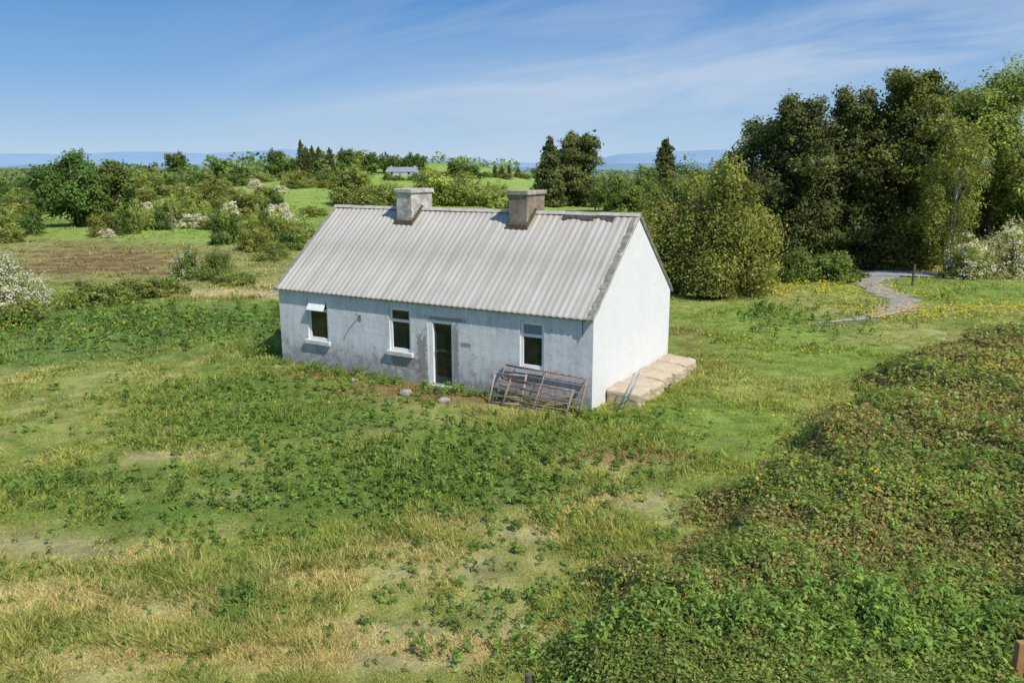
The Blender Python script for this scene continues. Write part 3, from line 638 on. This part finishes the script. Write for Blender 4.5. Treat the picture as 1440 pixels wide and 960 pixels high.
for i in range(npz):
    x0 = -L-.07+(L+.14)*i/npz; x1 = -L-.07+(L+.14)*(i+1)/npz; j = random.uniform(-.006, .006); zr = RZ+.06+j
    m.poly([(x0, MY-.13, zr-.085), (x1, MY-.13, zr-.085), (x1, MY-.04, zr), (x0, MY-.04, zr)])
    m.poly([(x0, MY-.04, zr), (x1, MY-.04, zr), (x1, MY+.04, zr), (x0, MY+.04, zr)])
    m.poly([(x0, MY+.04, zr), (x1, MY+.04, zr), (x1, MY+.13, zr-.085), (x0, MY+.13, zr-.085)])
m.build('ridge_cap', simple('ridge_cement', (.52, .49, .45), (.38, .32, .27), 6, .9), roof)
sl = (RZ-EZ)/MY
for x0, x1 in ((-.13, .045), (-L-.06, -L+.06)):
    m = MB(); K = 26
    for fr in (1, -1):
        for i in range(K):
            ya, yb = [(-.15+(MY+.15)*q/K) for q in (i, i+1)]
            za, zb = EZ+ya*sl+.062, EZ+yb*sl+.062
            j = random.uniform(-.010, .010); xa, xb = x0+random.uniform(-.03, .03), x1+random.uniform(-.006, .006)
            Y0, Y1 = (ya, yb) if fr > 0 else (D-ya, D-yb)
            b = len(m.v)
            for (yy, zz) in ((Y0, za), (Y1, zb)):
                m.v += [(xa, yy, zz-.05+j), (xb, yy, zz-.105), (xb, yy, zz+j), (xa, yy, zz+.005+j)]
            q = [(b, b+1, b+5, b+4), (b+1, b+2, b+6, b+5), (b+2, b+3, b+7, b+6), (b+3, b, b+4, b+7), (b+3, b+2, b+1, b), (b+4, b+5, b+6, b+7)]
            m.f += q
    o = m.build('verge', M_verge, roof)
def xr(px):
    lo, hi = -L, 0.0
    for _ in range(40):
        mid = (lo+hi)/2
        if proj(loc2w(mid, MY, RZ))[0] < px: lo = mid
        else: hi = mid
    return (lo+hi)/2
xa, xb = xr(795), xr(868)
m = MB()
for i in range(8):
    u0 = xa+(xb-xa)*i/8; u1 = xa+(xb-xa)*(i+1)/8; dd = random.uniform(.17, .28); d2 = dd+random.uniform(0, .04)
    m.poly([(u0, MY-dd, RZ-dd*sl+.07), (u1, MY-d2, RZ-d2*sl+.07), (u1, MY+.02, RZ+.085), (u0, MY+.02, RZ+.085)])
m.build('ridge_felt', simple('dark_felt', (.04, .045, .04), (.09, .09, .07), 8, .9), roof)
m = MB(); m.tube([(-L-.02, -.07, EZ-.09), (-L/2, -.075, EZ-.10), (0, -.07, EZ-.095)], .03, 8); m.build('gutter', M_gut, cot)
for k, (px, mt, lab) in enumerate(((583, M_chw, 'pale weathered chimney nearer the left gable'), (741, M_chb, 'brown cement chimney nearer the right gable'))):
    xc = xr(px); w, dp = .62, 1.12; H_ = RZ+.52
    m = MB().box(xc-w/2, xc+w/2, MY-dp/2, MY+dp/2, RZ-.9, H_, .008)
    ch = m.build('chimney', mt, roof, .015); ch['label'] = lab
    MB().box(xc-w/2-.05, xc+w/2+.05, MY-dp/2-.05, MY+dp/2+.05, H_+.002, H_+.13, .01).build('chimney_cap', M_chw if k == 0 else simple('cap_cement', (.42, .38, .32), (.24, .2, .16), 5, .95), roof, .02)
    yf = MY-dp/2-.05; zf = RZ-(dp/2+.05)*sl
    m = MB(); m.box(xc-w/2-.05, xc+w/2+.05, yf-.04, yf+.045, zf-.02, zf+.17)
    for s in (-1, 1):
        xx = xc+s*(w/2+.025)
        for i in range(6):
            ya = MY-dp/2+dp/12*i; yb = ya+dp/12
            m.box(xx-.022, xx+.022, ya, yb, RZ-(MY-ya)*sl, RZ-(MY-yb)*sl+.13)
    m.build('flashing', M_fl, roof, .006)
# windows
for i, (a, b, c, d) in enumerate(wins):
    y0, y1 = .05, .13; t = .085; zt = c+(d-c)*(.70 if i else .72)
    m = MB(); m.box(a, a+t, y0, y1, c, d).box(b-t, b, y0, y1, c, d).box(a+t, b-t, y0, y1, c, c+t).box(a+t, b-t, y0, y1, d-t, d).box(a+t, b-t, y0+.004, y1, zt-t/2, zt+t/2)
    wn = m.build('window', M_white, cot, .006)
    wn['label'] = ['left window with open white vent', 'middle window beside the door', 'right window above the rusty gates'][i]
    MB().box(a+t, b-t, y0+.03, y0+.036, c+t, zt-t/2).build('pane', M_glass, wn)
    if i == 0:
        o = MB().box(-(b-a)/2+t, (b-a)/2-t, -.02, .02, -(d-zt)+t*.6, 0).build('vent', M_white, wn); o.location = ((a+b)/2, y0-.01, d-t); o.rotation_euler = (R(-32), 0, 0)
        MB().box(a+t, b-t, y0+.04, y0+.046, zt+t/2, d-t).build('pane', M_glass, wn)
    else:
        MB().box(a+t, b-t, y0+.03, y0+.036, zt+t/2, d-t).build('pane', M_pglass if i == 2 else M_glass, wn)
    MB().box(a-.09, b+.09, -.10, .05, c-.13, c-.002, .004).build('sill', M_sill, wn, .01)
a, b, c, d = door
m = MB(); t = .09; m.box(a, a+t*1.9, .02, .17, c, d).box(b-t*.7, b, .02, .17, c, d).box(a+t*1.9, b-t*.7, .02, .17, d-t, d)
dn = m.build('door_frame', M_white, cot, .008)
MB().box(a+.02, b-.02, -.12, .3, -.1, c-.002, .01).build('doorstep', M_sill, cot, .01)
m = MB(); e0, e1 = a+t*1.9+.002, b-t*.7-.002; m.box(e0, e0+.06, .10, .14, c, d-t-.002).box(e1-.06, e1, .10, .14, c, d-t-.002).box(e0+.06, e1-.06, .10, .14, c, c+.22).box(e0+.06, e1-.06, .10, .14, d-t-.09, d-t-.002).box(e0+.06, e1-.06, .10, .14, 1.0, 1.07)
M_ddoor = simple('dark_green_door_paint', (.03, .05, .045), (.05, .07, .06), 6, .5, .1)
dl = m.build('door', M_ddoor, cot, .004)
MB().box(e0+.06, e1-.06, .115, .12, c+.22, d-t-.09).build('pane', M_glass, dl)
MB().tube([(e0+.04, .09, 1.02), (e0+.04, .05, 1.02), (e0+.13, .05, 1.02)], .011, 6).build('handle', M_gut, dl)
hx_, hz_ = Wf(506, 440)
MB().tube([(hx_, .02, hz_-.1), (hx_-.02, -.16, hz_-.02), (hx_+.08, -.26, hz_+.03)], .018, 6).box(hx_-.05, hx_+.05, -.02, 0.01, hz_-.22, hz_-.05).build('wall_bracket', M_gut, cot)
hx_, hz_ = Wf(822, 455)
MB().tube([(hx_-.05, -.03, EZ-.12), (hx_-.02, -.05, EZ-.55)], .012, 6).build('cable', M_gut, cot)
# ---------------------------------------------------------------- loose things by the cottage
def house_empty(name, x, y, z, rz=0, **k):
    p = loc2w(x, y, z); return empty(name, p, R(-30)+rz, **k)
M_rust = simple('rusty_steel', (.22, .12, .085), (.34, .27, .23), 9, .85, .5, metal=.1)
M_galv = simple('galvanised_steel', (.55, .56, .57), (.4, .4, .4), 9, .5, .3, metal=.2)
def gate(x, y, z, w, h, tilt, rz, label, mat, bars, ups, roll=0):
    r_ = house_empty('rusty_gate', x, y, z, rz, label=label, cat='gate', group=None); r_.rotation_euler = (tilt, roll, R(-30)+rz)
    m = MB(); m.tube([(0, 0, 0), (w, 0, 0)], .026).tube([(0, 0, h), (w, 0, h)], .026).tube([(0, 0, -.04), (0, 0, h+.04)], .03).tube([(w, 0, -.04), (w, 0, h+.04)], .03)
    m.build('frame', mat, r_, smooth=True)
    for i in range(bars):
        zz = h*(i+1)/(bars+1); MB().tube([(0, 0, zz), (w*.5, random.uniform(-.02, .02), zz+random.uniform(-.02, .02)), (w, 0, zz)], .017, 6).build('bar', mat, r_, smooth=True)
    for i in range(ups):
        xx = w*(i+1)/(ups+1); MB().tube([(xx, -.02, 0), (xx, -.02, h)], .017, 6).build('upright', mat, r_, smooth=True)
    return r_
gx = Wf(712, 530)[0]
gate(gx, -.55, .06, 2.45, 1.0, R(-28), R(0), 'long rusty tubular gate leaning against the wall under the right window', M_rust, 4, 1, R(1.5))
gate(gx+.35, -.80, .06, 1.85, .72, R(-34), R(0), 'shorter rusty gate propped low in front of the longer gate', M_rust, 3, 1, R(2))
gate(gx-.12, -.72, .04, .95, .8, R(-31), R(2), 'small greyish rusty gate at the left end of the leaning gates', simple('old_grey_metal', (.38, .33, .31), (.28, .21, .17), 9, .8), 3, 0, R(-3))
r_ = house_empty('metal_frame', .62, .18, .02, R(90), label='narrow grey metal frame leaning on the gable corner', cat='frame'); r_.rotation_euler = (R(24), 0, R(60))
for xx in (0, .42): MB().tube([(xx, 0, 0), (xx, 0, 1.2)], .022, 6).build('side_rail', M_galv, r_, smooth=True)
for i in range(6): MB().tube([(0, 0, .1+.2*i), (.42, 0, .1+.2*i)], .014, 6).build('rung', M_galv, r_, smooth=True)
MB().tube([(0, -.02, .1), (.42, -.02, 1.1)], .013, 6).build('brace', M_galv, r_, smooth=True)
M_tan = simple('tan_wrapping', (.55, .46, .33), (.42, .34, .24), 1.6, .85, .7, 9)
labs = ['beige wrapped block nearest the camera in the row along the gable', 'second beige block from the camera along the gable', 'middle beige block of the row along the gable', 'fourth beige block from the camera along the gable', 'farthest beige block of the row along the gable']
g = np.random.default_rng(4)
for i in range(5):
    y0 = .85+.97*i; rt = house_empty('wrapped_block', .03, y0, -.02, R(g.uniform(-3, 3)), label=labs[i], cat='block')
    wx, wy, hz_ = .95+g.uniform(-.06, .06), .97, .40+g.uniform(-.03, .03)
    V = []; FA = []
    def skin(u, v, w_):
        p = np.array([u, v, w_]); q = np.clip(p, -.80, .80); dlt = p-q; ln = np.linalg.norm(dlt)
        if ln > 1e-6: p = q+dlt/ln*min(.20, ln)
        n_ = float(fbm(np.array([u*1.8+i*7.1+w_]), np.array([v*1.8+w_*1.3]), 2, 3)[0]-.5); n2_ = float(fbm(np.array([u*5+i*3.1]), np.array([v*5+w_*3]), 4, 3)[0]-.5)
        x_ = wx/2+p[0]*wx/2; y_ = wy/2+p[1]*wy/2; zt = hz_*(1-.22*(x_/wx)**2); z_ = (p[2]+1)/2*zt
        return (x_+n_*.07+n2_*.03, y_+n_*.03, z_+(n_*.09+n2_*.035)*(w_ > -.5))
    for ax in range(3):
        for sg_ in (-1, 1):
            b0 = len(V); ls = np.linspace(-1, 1, 21); nn_ = len(ls)
            for a_i in ls:
                for b_i in ls:
                    p = [0, 0, 0]; p[ax] = sg_; p[(ax+1) % 3] = a_i; p[(ax+2) % 3] = b_i; V.append(skin(*p))
            for a_i in range(nn_-1):
                for b_i in range(nn_-1):
                    q = [b0+a_i*nn_+b_i, b0+(a_i+1)*nn_+b_i, b0+(a_i+1)*nn_+b_i+1, b0+a_i*nn_+b_i+1]
                    FA.append(q if sg_ > 0 else q[::-1])
    npmesh('cover', np.array(V), np.array(FA), M_tan, rt, None, True)
def stone(px, py, s, label):
    p = G(px, py); g = np.random.default_rng(px); V = []; nu, nv = 14, 9
    for a in range(nv+1):
        ph = math.pi*(a/nv-.5)
        for b in range(nu):
            t_ = 2*math.pi*b/nu; k = 1+.25*math.sin(3*t_+px)*math.cos(ph)+g.uniform(-.08, .08)
            V.append((s*k*math.cos(ph)*math.cos(t_), s*.7*k*math.cos(ph)*math.sin(t_), s*.65*math.sin(ph)*k+s*.3))
    FA = [(a*nu+b, a*nu+(b+1) % nu, (a+1)*nu+(b+1) % nu, (a+1)*nu+b) for a in range(nv) for b in range(nu)]
    o = npmesh('stone', np.array(V), np.array(FA), simple('stone_grey', (.40, .38, .34), (.25, .24, .21), 9, .95, .6), None); o.location = p; tag(o, label, 'stone')
stone(571, 556, .18, 'grey stone in the grass left of the doorway'); stone(625, 566, .16, 'pale stone in the grass just before the door'); stone(498, 536, .11, 'small grey stone by the wall, left of the other stones')
def post(px, py, h, r, label, mat, name='wooden_post', cat='post', lean=0):
    p = G(px, py); m = MB(); m.tube([(0, 0, -.1), (lean*.5, 0, h*.5), (lean, 0, h)], [r, r*.96, r*.9], 8); o = m.build(name, mat, None, .006); o.location = p; return tag(o, label, cat)
M_wood = simple('weathered_wood', (.16, .13, .10), (.09, .07, .05), 7, .9, .5)
post(1283, 402, 1.15, .07, 'short dark post beside the driveway mouth', M_wood)
post(243, 326, ztop(G(243, 326)[1], 243, 284)-G(243, 326)[2], .09, 'slim pole standing in the left fields', simple('pole_wood', (.2, .16, .12), (.14, .11, .09), 5, .9), 'utility_pole', 'pole')
o = MB().box(-.045, .045, -.045, .045, 0, .86).build('wooden_post', simple('orange_wood', (.42, .22, .08), (.3, .16, .07), 6, .8), None, .008); o.location = (5.84, 8.2, 0.0); tag(o, 'orange brown square post at the bottom right corner', 'post')
p = G(741, 985); o = MB().tube([(0, 0, 0), (.02, 0, .36)], [.05, .04], 8).build('wooden_post', M_wood, None, .005); o.location = p; tag(o, 'dark stub of a post at the bottom edge', 'post')
M_slate = simple('slate', (.24, .25, .29), (.29, .31, .34), 3, .7); M_fw = simple('far_white_wall', (.52, .55, .58), (.46, .49, .53), 3, .9, 0)
def farhouse(px, py, wpx, top, rz, label, roofm=M_slate, chim=True):
    p = G(px, py); W_ = wpx*p[1]/F; H_ = ztop(p[1], px, top)-p[2]; t = empty('farmhouse', p, rz, label=label, cat='house'); w, d, e = W_/2, W_*.28, H_*.55
    m = MB(); m.box(-w, w, -d, d, -1, e); m.poly([(w, -d, e), (w, d, e), (w, 0, H_*.93)]); m.poly([(-w, d, e), (-w, -d, e), (-w, 0, H_*.93)]); m.build('wall', M_fw, t)
    m = MB(); o_ = .05*W_
    m.poly([(-w-.3, -d-o_*.4, e-.2), (w+.3, -d-o_*.4, e-.2), (w+.3, 0, H_), (-w-.3, 0, H_)]); m.poly([(w+.3, d+o_*.4, e-.2), (-w-.3, d+o_*.4, e-.2), (-w-.3, 0, H_), (w+.3, 0, H_)])
    rf = m.build('roof', roofm, t)
    if chim:
        for s in (-1, 1): MB().box(s*w*.85-W_*.025, s*w*.85+W_*.025, -W_*.03, W_*.03, H_*.85, H_*1.15).build('chimney', M_fw, rf)
    for s in (-.6, .6): MB().box(s*w-W_*.035, s*w+W_*.035, -d-.06, -d-.01, e*.3, e*.75).build('window', M_glass, t)
    MB().box(-W_*.03, W_*.03, -d-.06, -d-.01, 0, e*.75).build('door', M_slate, t)
farhouse(567, 247, 40, 235, R(-12), 'distant white farmhouse with slate roof, above the left end of the ridge')
d = ray(836, 185); t_ = 90/d[1]; bp = np.array([0, 0, CH])+d*t_
m = MB(); m.tube([(-.24, 0, 0), (-.1, 0, .01), (.05, 0, .02), (.17, 0, .04), (.26, 0, .03)], [.02, .06, .075, .045, .008], 8)
M_bird = simple('black_feather', (.02, .02, .02), (.03, .03, .03), 5, .7, 0)
bt = empty('bird', bp, R(200), label='small black bird flying above the conifer pair', cat='bird'); m.build('body', M_bird, bt, smooth=True)
for s in (-1, 1):
    m = MB(); m.poly([(.08, s*.05, .03), (.13, s*.25, .16), (.02, s*.48, .22), (-.06, s*.3, .15), (-.08, s*.05, .03)]); m.build('wing', M_bird, bt)
MB().poly([(-.2, .02, 0), (-.2, -.02, 0), (-.36, -.07, 0), (-.36, .07, 0)]).build('tail', M_bird, bt)
# ---------------------------------------------------------------- camera, sun, sky
cam = bpy.data.objects.new('camera', bpy.data.cameras.new('camera')); C.objects.link(cam)
cam.location = (0, 0, CH); cam.rotation_euler = (R(90)-PIT, 0, 0); cam.data.sensor_width = 36; cam.data.lens = 36*F/1440; cam.data.clip_end = 20000
bpy.context.scene.camera = cam
az = np.array([.66, -.75]); az /= np.linalg.norm(az); el = R(48)
sdv = Vector((az[0]*math.cos(el), az[1]*math.cos(el), math.sin(el)))
sl_ = bpy.data.lights.new('sun', 'SUN'); sl_.energy = 4.7; sl_.angle = R(.53); sl_.color = (1, .95, .85)
so = bpy.data.objects.new('sun', sl_); C.objects.link(so); so.rotation_euler = sdv.to_track_quat('Z', 'Y').to_euler(); so.location = (20, -20, 30)
w = bpy.data.worlds.new('World'); bpy.context.scene.world = w; w.use_nodes = True; nt = w.node_tree
bg = nt.nodes['Background']; sky = N(nt, 'ShaderNodeTexSky', sky_type='NISHITA'); sky.sun_disc = False; sky.sun_elevation = el; sky.sun_rotation = math.atan2(az[0], az[1]); sky.ozone_density = 2.0; sky.air_density = 1.0; sky.dust_density = .6
tc = N(nt, 'ShaderNodeTexCoord').outputs['Generated']; sx = N(nt, 'ShaderNodeSeparateXYZ'); nt.links.new(tc, sx.inputs[0])
yy = mth(nt, 'MAXIMUM', sx.outputs[1], .15); a_ = mth(nt, 'DIVIDE', sx.outputs[0], yy); e_ = mth(nt, 'DIVIDE', sx.outputs[2], yy)
def streak(sla, sc_a, sc_e, off, seed):
    s = mth(nt, 'SUBTRACT', e_, mth(nt, 'MULTIPLY', a_, sla)); cb = N(nt, 'ShaderNodeCombineXYZ')
    nt.links.new(mth(nt, 'MULTIPLY', a_, sc_a), cb.inputs[0]); nt.links.new(mth(nt, 'MULTIPLY', s, sc_e), cb.inputs[1]); cb.inputs[2].default_value = seed
    n_ = N(nt, 'ShaderNodeTexNoise'); n_.inputs['Scale'].default_value = 1; n_.inputs['Detail'].default_value = 8; n_.inputs['Roughness'].default_value = .62; n_.inputs['Distortion'].default_value = .6; nt.links.new(cb.outputs[0], n_.inputs['Vector'])
    return n_.outputs['Fac'], s
n1, s1 = streak(.12, 2.4, 18, 0, 1.0)
band = mth(nt, 'POWER', 2.718, mth(nt, 'MULTIPLY', mth(nt, 'POWER', mth(nt, 'ABSOLUTE', mth(nt, 'DIVIDE', mth(nt, 'SUBTRACT', s1, .084), .050)), 2.0), -1.0))
xm = N(nt, 'ShaderNodeMapRange'); nt.links.new(a_, xm.inputs[0]); xm.inputs[1].default_value = -.45; xm.inputs[2].default_value = .05
m1 = mth(nt, 'MULTIPLY', mth(nt, 'MULTIPLY', ramp(nt, n1, [(.32, 0.0), (.72, 1.0)]), band), xm.outputs[0])
n2, s2_ = streak(.22, 2.5, 14, 0, 7.0)
m2 = mth(nt, 'MULTIPLY', mth(nt, 'MULTIPLY', ramp(nt, n2, [(.40, 0.0), (.8, .55)]), xm.outputs[0]), .8)
cl = mth(nt, 'MINIMUM', mth(nt, 'ADD', mth(nt, 'MULTIPLY', m1, .72), m2), .6)
zc = mth(nt, 'MAXIMUM', sx.outputs[2], 0.0)
gr_ = ramp(nt, zc, [(0.0, (.52, .68, .84)), (.04, (.37, .565, .80)), (.10, (.215, .43, .75)), (.19, (.105, .29, .63)), (.5, (.13, .29, .58))])
grs = mixc(nt, 1.0, gr_, (10.0, 10.0, 10.0), 'MULTIPLY')
base = mixc(nt, .9, sky.outputs[0], grs)
nt.links.new(mixc(nt, cl, base, (6.2, 7.0, 8.1)), bg.inputs['Color']); bg.inputs['Strength'].default_value = .10
sc = bpy.context.scene; sc.view_settings.view_transform = 'Standard'; sc.view_settings.look = 'None'; sc.view_settings.exposure = 0
